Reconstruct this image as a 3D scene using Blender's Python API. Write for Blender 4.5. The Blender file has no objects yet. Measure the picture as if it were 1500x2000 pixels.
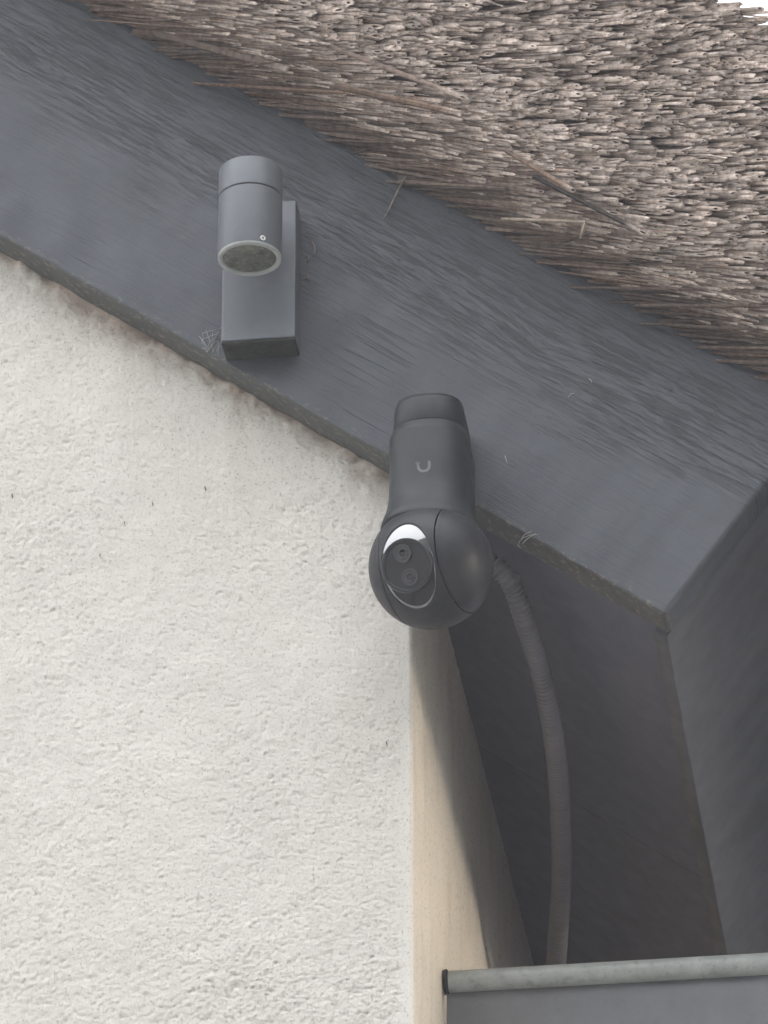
import bpy, bmesh, math, random
import numpy as np
from mathutils import Vector, Matrix

random.seed(7)
rng = np.random.default_rng(11)
SC = bpy.context.scene
R = math.radians

# ------------------------------------------------------------------ camera
PSI, ELV, DIST, FPX = R(7.5), R(30.0), 5.52, 12000.0
TGT = Vector((0, 0, 4.35))
W = Vector((-math.sin(PSI)*math.cos(ELV), math.cos(PSI)*math.cos(ELV), math.sin(ELV)))
RT = Vector((math.cos(PSI), math.sin(PSI), 0))
UPV = RT.cross(W)
cam_d = bpy.data.cameras.new('camera')
cam_d.sensor_fit = 'VERTICAL'; cam_d.sensor_height = 36.0; cam_d.sensor_width = 27.0
cam_d.lens = 36.0*FPX/2000.0
cam_d.clip_start = 0.05; cam_d.clip_end = 2000
cam = bpy.data.objects.new('camera', cam_d)
SC.collection.objects.link(cam)
m = Matrix((RT, UPV, -W)).transposed().to_4x4()
m.translation = TGT - DIST*W
cam.matrix_world = m
SC.camera = cam

# ------------------------------------------------------------------ light
SUN_EL, SUN_AZ = R(5.0), R(2.0)              # low hazy sun, just behind the plane of the gable
to_sun = Vector((math.cos(SUN_EL)*math.cos(SUN_AZ), math.cos(SUN_EL)*math.sin(SUN_AZ), math.sin(SUN_EL)))
wd = bpy.data.worlds.new('World'); SC.world = wd; wd.use_nodes = True
nt = wd.node_tree
bg = nt.nodes['Background']
sky = nt.nodes.new('ShaderNodeTexSky')
sky.sky_type = 'NISHITA'; sky.sun_disc = False
sky.sun_elevation = SUN_EL; sky.sun_rotation = math.pi/2 - SUN_AZ
sky.altitude = 0; sky.air_density = 1.0; sky.dust_density = 4.0; sky.ozone_density = 0.6
veil = nt.nodes.new('ShaderNodeMix'); veil.data_type = 'RGBA'      # thin even cloud over the clear sky
veil.inputs[0].default_value = 0.78
tcw = nt.nodes.new('ShaderNodeTexCoord'); sxw = nt.nodes.new('ShaderNodeSeparateXYZ')
mrw = nt.nodes.new('ShaderNodeMapRange')                           # overcast: the zenith about 2.5 times the horizon, the same all round
mrw.inputs['From Min'].default_value = 0.0; mrw.inputs['From Max'].default_value = 1.0
mrw.inputs['To Min'].default_value = 4.6; mrw.inputs['To Max'].default_value = 12.0
vcw = nt.nodes.new('ShaderNodeVectorMath'); vcw.operation = 'SCALE'; vcw.inputs[0].default_value = (1.0, 1.015, 1.05)
nt.links.new(tcw.outputs['Generated'], sxw.inputs[0]); nt.links.new(sxw.outputs[2], mrw.inputs['Value'])
nt.links.new(mrw.outputs[0], vcw.inputs['Scale']); nt.links.new(vcw.outputs[0], veil.inputs[7])
nt.links.new(sky.outputs[0], veil.inputs[6])
nt.links.new(veil.outputs[2], bg.inputs[0])
bg.inputs[1].default_value = 0.15
sun_d = bpy.data.lights.new('sun', 'SUN'); sun_d.energy = 0.7; sun_d.angle = R(15.0)
sun_d.color = (1.0, 0.93, 0.82)
sun = bpy.data.objects.new('sun', sun_d); SC.collection.objects.link(sun)
sun.rotation_euler = to_sun.to_track_quat('Z', 'Y').to_euler()
SC.view_settings.view_transform = 'Standard'; SC.view_settings.look = 'None'
SC.view_settings.gamma = 1; SC.view_settings.use_curve_mapping = False
SC.view_settings.exposure = 1.68
SC.cycles.use_adaptive_sampling = True; SC.cycles.adaptive_threshold = 0.03
SC.cycles.max_bounces = 6; SC.cycles.diffuse_bounces = 4; SC.cycles.glossy_bounces = 3

# ------------------------------------------------------------------ helpers
def place(o, mw=None, parent=None):
    SC.collection.objects.link(o)
    mw = mw or Matrix()
    if parent is None:
        o.matrix_world = mw; o['_mw'] = [list(r) for r in mw]
    else:
        pm = Matrix(parent['_mw'])
        o.parent = parent; o.matrix_parent_inverse = Matrix()
        o.matrix_basis = pm.inverted() @ mw
        o['_mw'] = [list(r) for r in mw]
    return o

def thing(name, label, cat, loc, group=None):
    o = bpy.data.objects.new(name, None); o.empty_display_size = 0.05
    place(o, Matrix.Translation(loc))
    o['label'] = label; o['category'] = cat
    if group: o['group'] = group
    return o

def tag(o, label, cat, group=None):
    o['label'] = label; o['category'] = cat
    if group: o['group'] = group

def mesh_obj(name, verts, faces, mat, parent=None, mw=None, smooth=True, local=False, cols=None, sharp=None):
    """verts in world space unless local; stored in the frame mw."""
    me = bpy.data.meshes.new(name)
    mw = mw or (Matrix(parent['_mw']) if parent else Matrix())
    if not local:
        inv = mw.inverted()
        v = np.asarray(verts, float)
        A = np.array(inv)
        verts = (v @ A[:3, :3].T + A[:3, 3])
    me.from_pydata([tuple(v) for v in verts], [], faces)
    if smooth:
        me.polygons.foreach_set('use_smooth', [True]*len(me.polygons))
    if cols is not None:
        ca = me.color_attributes.new('tint', 'FLOAT_COLOR', 'POINT')
        c = np.ones((len(me.vertices), 4), np.float32); c[:, :3] = cols
        ca.data.foreach_set('color', c.ravel())
    me.materials.append(mat)
    me.update()
    bm = bmesh.new(); bm.from_mesh(me); bmesh.ops.recalc_face_normals(bm, faces=bm.faces)
    bm.to_mesh(me); bm.free()
    if sharp is not None and smooth:
        me.set_sharp_from_angle(angle=R(sharp))
    o = bpy.data.objects.new(name, me)
    place(o, mw, parent)
    return o

def bevel(o, w, seg=3):
    b = o.modifiers.new('bevel', 'BEVEL'); b.width = w; b.segments = seg; b.limit_method = 'ANGLE'; b.angle_limit = R(40)
    return o

def box_vf(x0, x1, y0, y1, z0, z1):
    v = [(x, y, z) for x in (x0, x1) for y in (y0, y1) for z in (z0, z1)]
    f = [(0, 1, 3, 2), (4, 6, 7, 5), (0, 4, 5, 1), (2, 3, 7, 6), (0, 2, 6, 4), (1, 5, 7, 3)]
    return v, f

def loft(rings, closed=True, cap0=True, cap1=True):
    n = len(rings[0]); v = [p for r in rings for p in r]; f = []
    for i in range(len(rings)-1):
        for j in range(n if closed else n-1):
            k = (j+1) % n
            f.append((i*n+j, i*n+k, (i+1)*n+k, (i+1)*n+j))
    if cap0: f.append(tuple(range(n-1, -1, -1)))
    if cap1: f.append(tuple((len(rings)-1)*n+j for j in range(n)))
    return v, f

def lathe(profile, n=48, c=(0, 0, 0), axis=None, cap0=True, cap1=True):
    """profile: (radius, height) along axis."""
    ax = Vector(axis or (0, 0, 1)).normalized()
    t = Vector((0, 1, 0)) if abs(ax.y) < 0.9 else Vector((1, 0, 0))
    e1 = ax.cross(t).normalized(); e2 = ax.cross(e1)
    c = Vector(c)
    rings = [[tuple(c + ax*h + (e1*math.cos(2*math.pi*j/n) + e2*math.sin(2*math.pi*j/n))*r) for j in range(n)] for r, h in profile]
    return loft(rings, True, cap0, cap1)

def tube(pts, rad, n=10, cap=True):
    pts = [Vector(p) for p in pts]
    rings = []; prev = None
    for i, p in enumerate(pts):
        d = (pts[min(i+1, len(pts)-1)] - pts[max(i-1, 0)]).normalized()
        if prev is None:
            e1 = d.orthogonal().normalized()
        else:
            e1 = (prev - d*prev.dot(d)).normalized()
        prev = e1; e2 = d.cross(e1)
        r = rad[i] if hasattr(rad, '__len__') else rad
        rings.append([tuple(p + (e1*math.cos(2*math.pi*j/n) + e2*math.sin(2*math.pi*j/n))*r) for j in range(n)])
    return loft(rings, True, cap, cap)

def join(*vfs):
    V, F = [], []
    for v, f in vfs:
        b = len(V); V += list(v); F += [tuple(i+b for i in q) for q in f]
    return V, F

def vnoise(x, y, seed=0):
    xi = np.floor(x).astype(np.int64); yi = np.floor(y).astype(np.int64)
    xf = x-xi; yf = y-yi
    xf = xf*xf*(3-2*xf); yf = yf*yf*(3-2*yf)
    def h(a, b):
        n = (a*374761393 + b*668265263 + seed*974634777) & 0xffffffff
        n = ((n ^ (n >> 13))*1274126177) & 0xffffffff
        n = n ^ (n >> 16)
        return (n & 0xffff)/65535.0
    a = h(xi, yi)*(1-xf) + h(xi+1, yi)*xf
    b = h(xi, yi+1)*(1-xf) + h(xi+1, yi+1)*xf
    return a*(1-yf) + b*yf

def fbm(x, y, octv=3, seed=0):
    s = 0; a = 0.5; t = 0
    for o in range(octv):
        s = s + a*vnoise(x*2**o + 17.3*o, y*2**o - 9.1*o, seed+o); t += a; a *= 0.5
    return s/t

# ------------------------------------------------------------------ materials
def mat_new(name):
    ma = bpy.data.materials.new(name); ma.use_nodes = True
    return ma, ma.node_tree, ma.node_tree.nodes['Principled BSDF']

def N(t, kind, **kw):
    n = t.nodes.new(kind)
    for k, v in kw.items():
        if k in n.inputs: n.inputs[k].default_value = v
        else: setattr(n, k, v)
    return n

def noise(t, vec, scale, detail=4, rough=0.6, dist=0.0):
    n = N(t, 'ShaderNodeTexNoise'); n.inputs['Scale'].default_value = scale
    n.inputs['Detail'].default_value = detail; n.inputs['Roughness'].default_value = rough
    n.inputs['Distortion'].default_value = dist
    if vec is not None: t.links.new(vec, n.inputs['Vector'])
    return n.outputs['Fac']

def ramp(t, fac, stops):
    r = N(t, 'ShaderNodeValToRGB'); e = r.color_ramp.elements
    while len(e) < len(stops): e.new(0.5)
    for q, (p, c) in zip(e, stops):
        q.position = p; q.color = (*c, 1) if len(c) == 3 else c
    t.links.new(fac, r.inputs[0])
    return r.outputs[0]

def mix(t, fac, a, b, mode='MIX'):
    n = N(t, 'ShaderNodeMix'); n.data_type = 'RGBA'; n.blend_type = mode
    for sock, val in ((n.inputs[0], fac), (n.inputs[6], a), (n.inputs[7], b)):
        if hasattr(val, 'is_linked') or isinstance(val, bpy.types.NodeSocket): t.links.new(val, sock)
        elif isinstance(val, (int, float)): sock.default_value = val
        else: sock.default_value = (*val, 1)
    return n.outputs[2]

def math_n(t, op, a, b=None, clamp=False):
    n = N(t, 'ShaderNodeMath'); n.operation = op; n.use_clamp = clamp
    for i, v in enumerate((a, b)):
        if v is None: continue
        if isinstance(v, (int, float)): n.inputs[i].default_value = v
        else: t.links.new(v, n.inputs[i])
    return n.outputs[0]

def mapping(t, scale, coord='Object', loc=(0, 0, 0)):
    c = N(t, 'ShaderNodeTexCoord'); mp = N(t, 'ShaderNodeMapping')
    mp.inputs['Scale'].default_value = scale; mp.inputs['Location'].default_value = loc
    t.links.new(c.outputs[coord], mp.inputs['Vector'])
    return mp.outputs[0]

def bump(t, b, h, strength=0.5, dist=0.001):
    n = N(t, 'ShaderNodeBump'); n.inputs['Strength'].default_value = strength; n.inputs['Distance'].default_value = dist
    t.links.new(h, n.inputs['Height'])
    t.links.new(n.outputs[0], b.inputs['Normal'])
    return n

def painted(name, col, rough=0.5, var=0.12, speck=0.35, scale=25.0, spec=0.5, dirt=None, dirt_amt=0.3, bump_d=0.0002):
    """plain paint or powder coat with faint blotches, dust and fine orange-peel relief"""
    ma, t, b = mat_new(name)
    v = mapping(t, (1, 1, 1))
    n1 = noise(t, v, scale, 5, 0.65)
    lo = tuple(c*(1-var) for c in col); hi = tuple(c*(1+var) for c in col)
    c = ramp(t, n1, [(0.3, lo), (0.7, hi)])
    if dirt:
        n2 = noise(t, v, scale*2.7, 6, 0.7, 0.4)
        f = ramp(t, n2, [(0.52, (0, 0, 0)), (0.72, (dirt_amt,)*3)])
        c = mix(t, f, c, dirt)
    t.links.new(c, b.inputs['Base Color'])
    b.inputs['Specular IOR Level'].default_value = spec
    rr = ramp(t, noise(t, v, scale*1.6, 4), [(0.3, (rough*0.85,)*3), (0.7, (min(1, rough*1.15),)*3)])
    t.links.new(rr, b.inputs['Roughness'])
    bump(t, b, noise(t, v, 900, 3), speck, bump_d)
    return ma

def wood_paint(name, col, knot=(0, 0), grain_from=0.10, grain_to=0.15, strength=0.7):
    """dark painted board: local X along the grain, Z across"""
    ma, t, b = mat_new(name)
    tc = N(t, 'ShaderNodeTexCoord'); sep = N(t, 'ShaderNodeSeparateXYZ')
    t.links.new(tc.outputs['Object'], sep.inputs[0])
    u, n = sep.outputs[0], sep.outputs[2]
    # slow wander of the grain lines, and a swerve round the knot
    wv = mapping(t, (1.1, 1, 4))
    wand = math_n(t, 'MULTIPLY', math_n(t, 'SUBTRACT', noise(t, wv, 1.3, 1), 0.5), 0.018)
    du = math_n(t, 'MULTIPLY', math_n(t, 'SUBTRACT', u, knot[0]), 0.42)
    dn = math_n(t, 'SUBTRACT', n, knot[1])
    dk = math_n(t, 'SQRT', math_n(t, 'ADD', math_n(t, 'MULTIPLY', du, du), math_n(t, 'MULTIPLY', dn, dn)))
    kk = math_n(t, 'POWER', 2.718, math_n(t, 'MULTIPLY', dk, -55.0))
    nn = math_n(t, 'ADD', math_n(t, 'ADD', n, wand), math_n(t, 'MULTIPLY', kk, 0.014))
    cb = N(t, 'ShaderNodeCombineXYZ')
    t.links.new(math_n(t, 'MULTIPLY', u, 13.0), cb.inputs[0]); t.links.new(math_n(t, 'MULTIPLY', nn, 240.0), cb.inputs[2])
    g1 = noise(t, cb.outputs[0], 1.0, 4, 0.62)
    cb2 = N(t, 'ShaderNodeCombineXYZ')
    t.links.new(math_n(t, 'MULTIPLY', u, 60.0), cb2.inputs[0]); t.links.new(math_n(t, 'MULTIPLY', nn, 420.0), cb2.inputs[2])
    g2 = noise(t, cb2.outputs[0], 1.0, 3, 0.6)
    lines = ramp(t, g1, [(0.425, (0, 0, 0)), (0.485, (1, 1, 1))])
    fine = ramp(t, g2, [(0.40, (0, 0, 0)), (0.50, (1, 1, 1))])
    grain = math_n(t, 'MULTIPLY', lines, math_n(t, 'ADD', math_n(t, 'MULTIPLY', fine, 0.5), 0.5))
    # where the raised grain shows: upper part, in patches
    pm = mapping(t, (3.0, 1, 7))
    pn = noise(t, pm, 1.8, 3, 0.55)
    up = N(t, 'ShaderNodeMapRange'); up.inputs['From Min'].default_value = grain_from; up.inputs['From Max'].default_value = grain_to
    t.links.new(math_n(t, 'ADD', n, math_n(t, 'MULTIPLY', math_n(t, 'SUBTRACT', pn, 0.5), 0.20)), up.inputs['Value'])
    dn_ = N(t, 'ShaderNodeMapRange'); dn_.inputs['From Min'].default_value = 0.25; dn_.inputs['From Max'].default_value = 0.19
    t.links.new(math_n(t, 'ADD', n, math_n(t, 'MULTIPLY', math_n(t, 'SUBTRACT', pn, 0.5), 0.10)), dn_.inputs['Value'])
    mk = math_n(t, 'MULTIPLY', up.outputs[0], math_n(t, 'ADD', math_n(t, 'MULTIPLY', dn_.outputs[0], 0.7), 0.3))
    mask = math_n(t, 'ADD', math_n(t, 'MULTIPLY', mk, 0.84), 0.16, True)
    inv = math_n(t, 'SUBTRACT', 1.0, grain)
    gm = math_n(t, 'MULTIPLY', inv, mask)
    v1 = mapping(t, (1, 1, 1))
    blot = noise(t, v1, 14, 5, 0.6)
    c = ramp(t, blot, [(0.3, tuple(x*0.86 for x in col)), (0.72, tuple(x*1.14 for x in col))])
    c = mix(t, math_n(t, 'MULTIPLY', gm, 0.66), c, tuple(x*0.30 for x in col))
    cbk = N(t, 'ShaderNodeCombineXYZ')                       # a few long drying cracks
    t.links.new(math_n(t, 'MULTIPLY', u, 2.2), cbk.inputs[0]); t.links.new(math_n(t, 'MULTIPLY', nn, 60.0), cbk.inputs[2])
    ck = math_n(t, 'ABSOLUTE', math_n(t, 'SUBTRACT', noise(t, cbk.outputs[0], 1.0, 2, 0.4), 0.5))
    ckm = math_n(t, 'MULTIPLY', ramp(t, ck, [(0.004, (1, 1, 1)), (0.014, (0, 0, 0))]), ramp(t, noise(t, v1, 7, 3), [(0.56, (0, 0, 0)), (0.64, (1, 1, 1))]))
    c = mix(t, math_n(t, 'MULTIPLY', ckm, 0.45), c, tuple(x*0.25 for x in col))
    gm = math_n(t, 'ADD', gm, math_n(t, 'MULTIPLY', ckm, 0.5))
    dust = ramp(t, noise(t, v1, 60, 6, 0.75), [(0.55, (0, 0, 0)), (0.8, (0.35, 0.35, 0.35))])
    c = mix(t, dust, c, (0.14, 0.147, 0.148))
    spk = N(t, 'ShaderNodeTexVoronoi'); spk.inputs['Scale'].default_value = 150
    t.links.new(v1, spk.inputs['Vector'])
    sp = ramp(t, spk.outputs['Distance'], [(0.06, (1, 1, 1)), (0.11, (0, 0, 0))])
    sp = math_n(t, 'MULTIPLY', sp, ramp(t, noise(t, v1, 12, 4), [(0.46, (0.1, 0.1, 0.1)), (0.60, (1, 1, 1))]))
    c = mix(t, math_n(t, 'MULTIPLY', sp, 0.75), c, tuple(x*0.3 for x in col))
    # algae and grime caught on the lower edge
    ge = N(t, 'ShaderNodeMapRange'); ge.inputs['From Min'].default_value = 0.0035; ge.inputs['From Max'].default_value = 0.0005
    t.links.new(math_n(t, 'ADD', n, math_n(t, 'MULTIPLY', math_n(t, 'SUBTRACT', noise(t, v1, 90, 4), 0.5), 0.004)), ge.inputs['Value'])
    c = mix(t, math_n(t, 'MULTIPLY', ge.outputs[0], ramp(t, noise(t, v1, 45, 5, 0.7), [(0.3, (0.45,)*3), (0.6, (0.9,)*3)])), c, (0.085, 0.088, 0.078))
    ch = N(t, 'ShaderNodeMapRange'); ch.inputs['From Min'].default_value = 0.009; ch.inputs['From Max'].default_value = 0.0
    t.links.new(n, ch.inputs['Value'])
    chm = math_n(t, 'MULTIPLY', ch.outputs[0], ramp(t, noise(t, mapping(t, (1, 1, 2)), 130, 4, 0.7), [(0.55, (0, 0, 0)), (0.62, (1, 1, 1))]))
    c = mix(t, math_n(t, 'MULTIPLY', chm, 0.8), c, (0.20, 0.18, 0.155))
    t.links.new(c, b.inputs['Base Color'])
    rr = ramp(t, noise(t, v1, 30, 4), [(0.3, (0.52,)*3), (0.7, (0.72,)*3)])
    t.links.new(rr, b.inputs['Roughness'])
    h = math_n(t, 'SUBTRACT', math_n(t, 'MULTIPLY', noise(t, v1, 600, 4), 0.30), gm)
    h = math_n(t, 'ADD', h, math_n(t, 'MULTIPLY', noise(t, v1, 35, 4), 0.12))
    bump(t, b, h, strength, 0.0014)
    return ma

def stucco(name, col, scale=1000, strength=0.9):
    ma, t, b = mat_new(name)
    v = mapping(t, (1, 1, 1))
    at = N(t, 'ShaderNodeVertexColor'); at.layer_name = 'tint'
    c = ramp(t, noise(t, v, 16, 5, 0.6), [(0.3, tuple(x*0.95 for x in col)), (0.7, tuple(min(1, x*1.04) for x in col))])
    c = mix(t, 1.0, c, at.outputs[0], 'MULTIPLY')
    pit = ramp(t, noise(t, v, scale*0.42, 5, 0.8), [(0.33, (0.30, 0.28, 0.25)), (0.45, (1, 1, 1))])  # shade of small pits put into the colour as dark specks
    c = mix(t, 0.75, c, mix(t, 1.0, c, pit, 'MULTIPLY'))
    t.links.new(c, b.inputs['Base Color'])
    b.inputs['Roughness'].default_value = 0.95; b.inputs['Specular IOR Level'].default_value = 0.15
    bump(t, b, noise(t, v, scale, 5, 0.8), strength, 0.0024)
    return ma

def reed_mat(name):
    ma, t, b = mat_new(name)
    at = N(t, 'ShaderNodeVertexColor'); at.layer_name = 'tint'
    v = mapping(t, (1, 1, 1))
    f = ramp(t, noise(t, v, 160, 4, 0.7), [(0.3, (0.45, 0.43, 0.41)), (0.6, (1.1, 1.08, 1.06))])
    c = mix(t, 1.0, at.outputs[0], f, 'MULTIPLY')
    t.links.new(c, b.inputs['Base Color'])
    b.inputs['Roughness'].default_value = 0.7; b.inputs['Specular IOR Level'].default_value = 0.3
    bump(t, b, noise(t, v, 700, 3, 0.7), 0.5, 0.0006)
    return ma

GREY = (0.073, 0.080, 0.091)
M_board = wood_paint('bargeboard_paint', GREY, knot=(-0.255, 0.165))
M_fascia = painted('fascia_paint', (0.088, 0.090, 0.097), 0.55, 0.06, 0.4, 30, 0.3, (0.12, 0.115, 0.105), 0.2)
M_soffit = painted('soffit_paint', (0.106, 0.109, 0.138), 0.65, 0.05, 0.3, 30, 0.35)
M_stucco = stucco('white_stucco', (0.90, 0.862, 0.785))
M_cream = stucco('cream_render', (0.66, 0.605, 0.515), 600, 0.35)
M_reed = reed_mat('reed')
M_core = painted('thatch_core', (0.10, 0.082, 0.070), 0.9, 0.4, 1.0, 90, 0.1, bump_d=0.003)
M_lamp = painted('lamp_powder_coat', (0.116, 0.127, 0.140), 0.44, 0.05, 0.35, 30, 0.5, (0.20, 0.21, 0.20), 0.2)
M_lampdirt = painted('lamp_dirty_edge', (0.032, 0.035, 0.031), 0.85, 0.4, 0.8, 60, 0.2, (0.085, 0.085, 0.065), 0.6)
M_rim = painted('lamp_rim', (0.36, 0.38, 0.365), 0.40, 0.12, 0.4, 60, 0.5, (0.14, 0.15, 0.11), 0.4)
M_glass = painted('dirty_lamp_glass', (0.095, 0.100, 0.080), 0.16, 0.5, 0.4, 110, 0.5, (0.30, 0.30, 0.24), 0.75)
M_cam = painted('camera_plastic', (0.024, 0.026, 0.030), 0.48, 0.06, 0.3, 60, 0.32, (0.06, 0.06, 0.058), 0.25)
M_camdark = painted('camera_seam', (0.015, 0.015, 0.017), 0.6, 0.05, 0.2, 20, 0.3)
M_lensplate = painted('lens_plate', (0.022, 0.0225, 0.024), 0.5, 0.08, 0.4, 80, 0.4)
M_lensring = painted('lens_ring', (0.050, 0.052, 0.054), 0.35, 0.05, 0.2, 40, 0.5)
M_emblem = painted('emblem_print', (0.14, 0.145, 0.155), 0.5, 0.05, 0.2, 60, 0.4)
M_zinc = painted('weathered_zinc', (0.35, 0.375, 0.36), 0.36, 0.2, 0.4, 45, 0.5, (0.15, 0.15, 0.13), 0.6)
M_sheet = painted('zinc_sheet', (0.138, 0.143, 0.152), 0.45, 0.10, 0.4, 30, 0.5, (0.10, 0.10, 0.10), 0.4)
M_conduit = painted('conduit_plastic', (0.13, 0.125, 0.132), 0.5, 0.1, 0.2, 40, 0.4)
M_web = painted('cobweb', (0.40, 0.40, 0.38), 0.8, 0.2, 0.2, 40, 0.2)
M_fleck = painted('dark_fleck', (0.12, 0.10, 0.07), 0.8, 0.3, 0.3, 200, 0.2)
M_lens, t_, b_ = mat_new('lens_glass')
b_.inputs['Base Color'].default_value = (0.012, 0.012, 0.014, 1); b_.inputs['Roughness'].default_value = 0.06
b_.inputs['IOR'].default_value = 1.6
M_window, t_, b_ = mat_new('coated_window')             # mirror-coated filter glass of the camera
b_.inputs['Base Color'].default_value = (0.02, 0.02, 0.022, 1); b_.inputs['Roughness'].default_value = 0.03
b_.inputs['IOR'].default_value = 3.6

# ------------------------------------------------------------------ setting
def sheet(name, size, z, mat):
    o = mesh_obj(name, [(-size, -size, z), (size, -size, z), (size, size, z), (-size, size, z)], [(0, 1, 2, 3)], mat)
    o['kind'] = 'structure'
    return o
M_ground = painted('pale_gravel_ground', (0.33, 0.325, 0.31), 0.95, 0.25, 0.6, 3.0, 0.1, bump_d=0.01)
sheet('ground', 90, 0.0, M_ground)

# a wood far off behind the photographer: the dark skyline mirrored in the camera window
def wood():
    V, F = [], []
    M_leaf = painted('dark_foliage', (0.045, 0.06, 0.03), 0.8, 0.3, 0.3, 1.5, 0.2)
    n = 9000
    x = rng.uniform(-70, 70, n); y = -45 + rng.uniform(0, 14, n) - 0.0035*x*x*0
    top = 14.5 + 0.8*fbm(x*0.12, y*0.1, 3, 5)
    z = rng.uniform(0, 1, n)**0.7*top
    for i in range(n):
        s = rng.uniform(0.6, 1.1)
        a = Vector(rng.normal(size=3)).normalized(); e1 = a.orthogonal().normalized(); e2 = a.cross(e1)
        c = Vector((x[i], y[i], z[i]))
        b = len(V)
        V += [tuple(c+e1*s), tuple(c+e2*s*0.7), tuple(c-e1*s), tuple(c-e2*s*0.7)]
        F.append((b, b+1, b+2, b+3))
    v, f = box_vf(-70, 70, -44, -33, 0, 14.4)
    V, F = join((V, F), (v, f))
    # unseen nearer arm on the right, added to keep sky light off right-facing sides
    for i in range(5000):
        q = rng.uniform(0, 1)
        c = Vector((11 + 6*rng.uniform(0, 1), -3.2 - 30*q, 15*rng.uniform(0, 1)**0.7))
        a = Vector(rng.normal(size=3)).normalized(); e1 = a.orthogonal().normalized(); e2 = a.cross(e1); s = rng.uniform(0.35, 0.7)
        b = len(V)
        V += [tuple(c+e1*s), tuple(c+e2*s*0.7), tuple(c-e1*s), tuple(c-e2*s*0.7)]
        F.append((b, b+1, b+2, b+3))
    v, f = box_vf(12.5, 17, -33, -4, 0, 14.0)
    V, F = join((V, F), (v, f))
    o = mesh_obj('wood', V, F, M_leaf, smooth=False)
    o['kind'] = 'stuff'
    return o
wood()

# ------------------------------------------------------------------ thin haze volume, added to lift the dark tones
M_haze = bpy.data.materials.new('haze'); M_haze.use_nodes = True
ht = M_haze.node_tree; ht.nodes.clear()
ho = ht.nodes.new('ShaderNodeOutputMaterial'); hv = ht.nodes.new('ShaderNodeVolumePrincipled')
hv.inputs['Density'].default_value = 0.0068; hv.inputs['Color'].default_value = (0.94, 0.93, 1.0, 1)
ht.links.new(hv.outputs[0], ho.inputs['Volume'])
v, f = box_vf(-91, 91, -91, 91, -1, 17)
hz = mesh_obj('haze', v, f, M_haze, smooth=False); hz['kind'] = 'stuff'

# ------------------------------------------------------------------ the house
PITCH = R(36.24)
TIP = Vector((0.251, 0.0, 4.2266))                       # lower right corner of the bargeboard
UX, NX = Vector((math.cos(PITCH), 0, -math.sin(PITCH))), Vector((math.sin(PITCH), 0, math.cos(PITCH)))
BM = Matrix.Translation(TIP) @ Matrix.Rotation(PITCH, 4, 'Y')   # board frame: X down the slope, Y into the house, Z across the slope
def B(u, y, n): return TIP + UX*u + NX*n + Vector((0, y, 0))
def low_z(x, n=0.0): return (TIP + NX*n).z - (x - (TIP + NX*n).x)*math.tan(PITCH)

house = thing('thatched_house', 'white rendered house gable with a dark grey bargeboard under a reed thatch roof', 'house', (-1.5, 1.5, 0))
WX, WY = 0.0200, 0.0400                                  # the corner of the two walls

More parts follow.
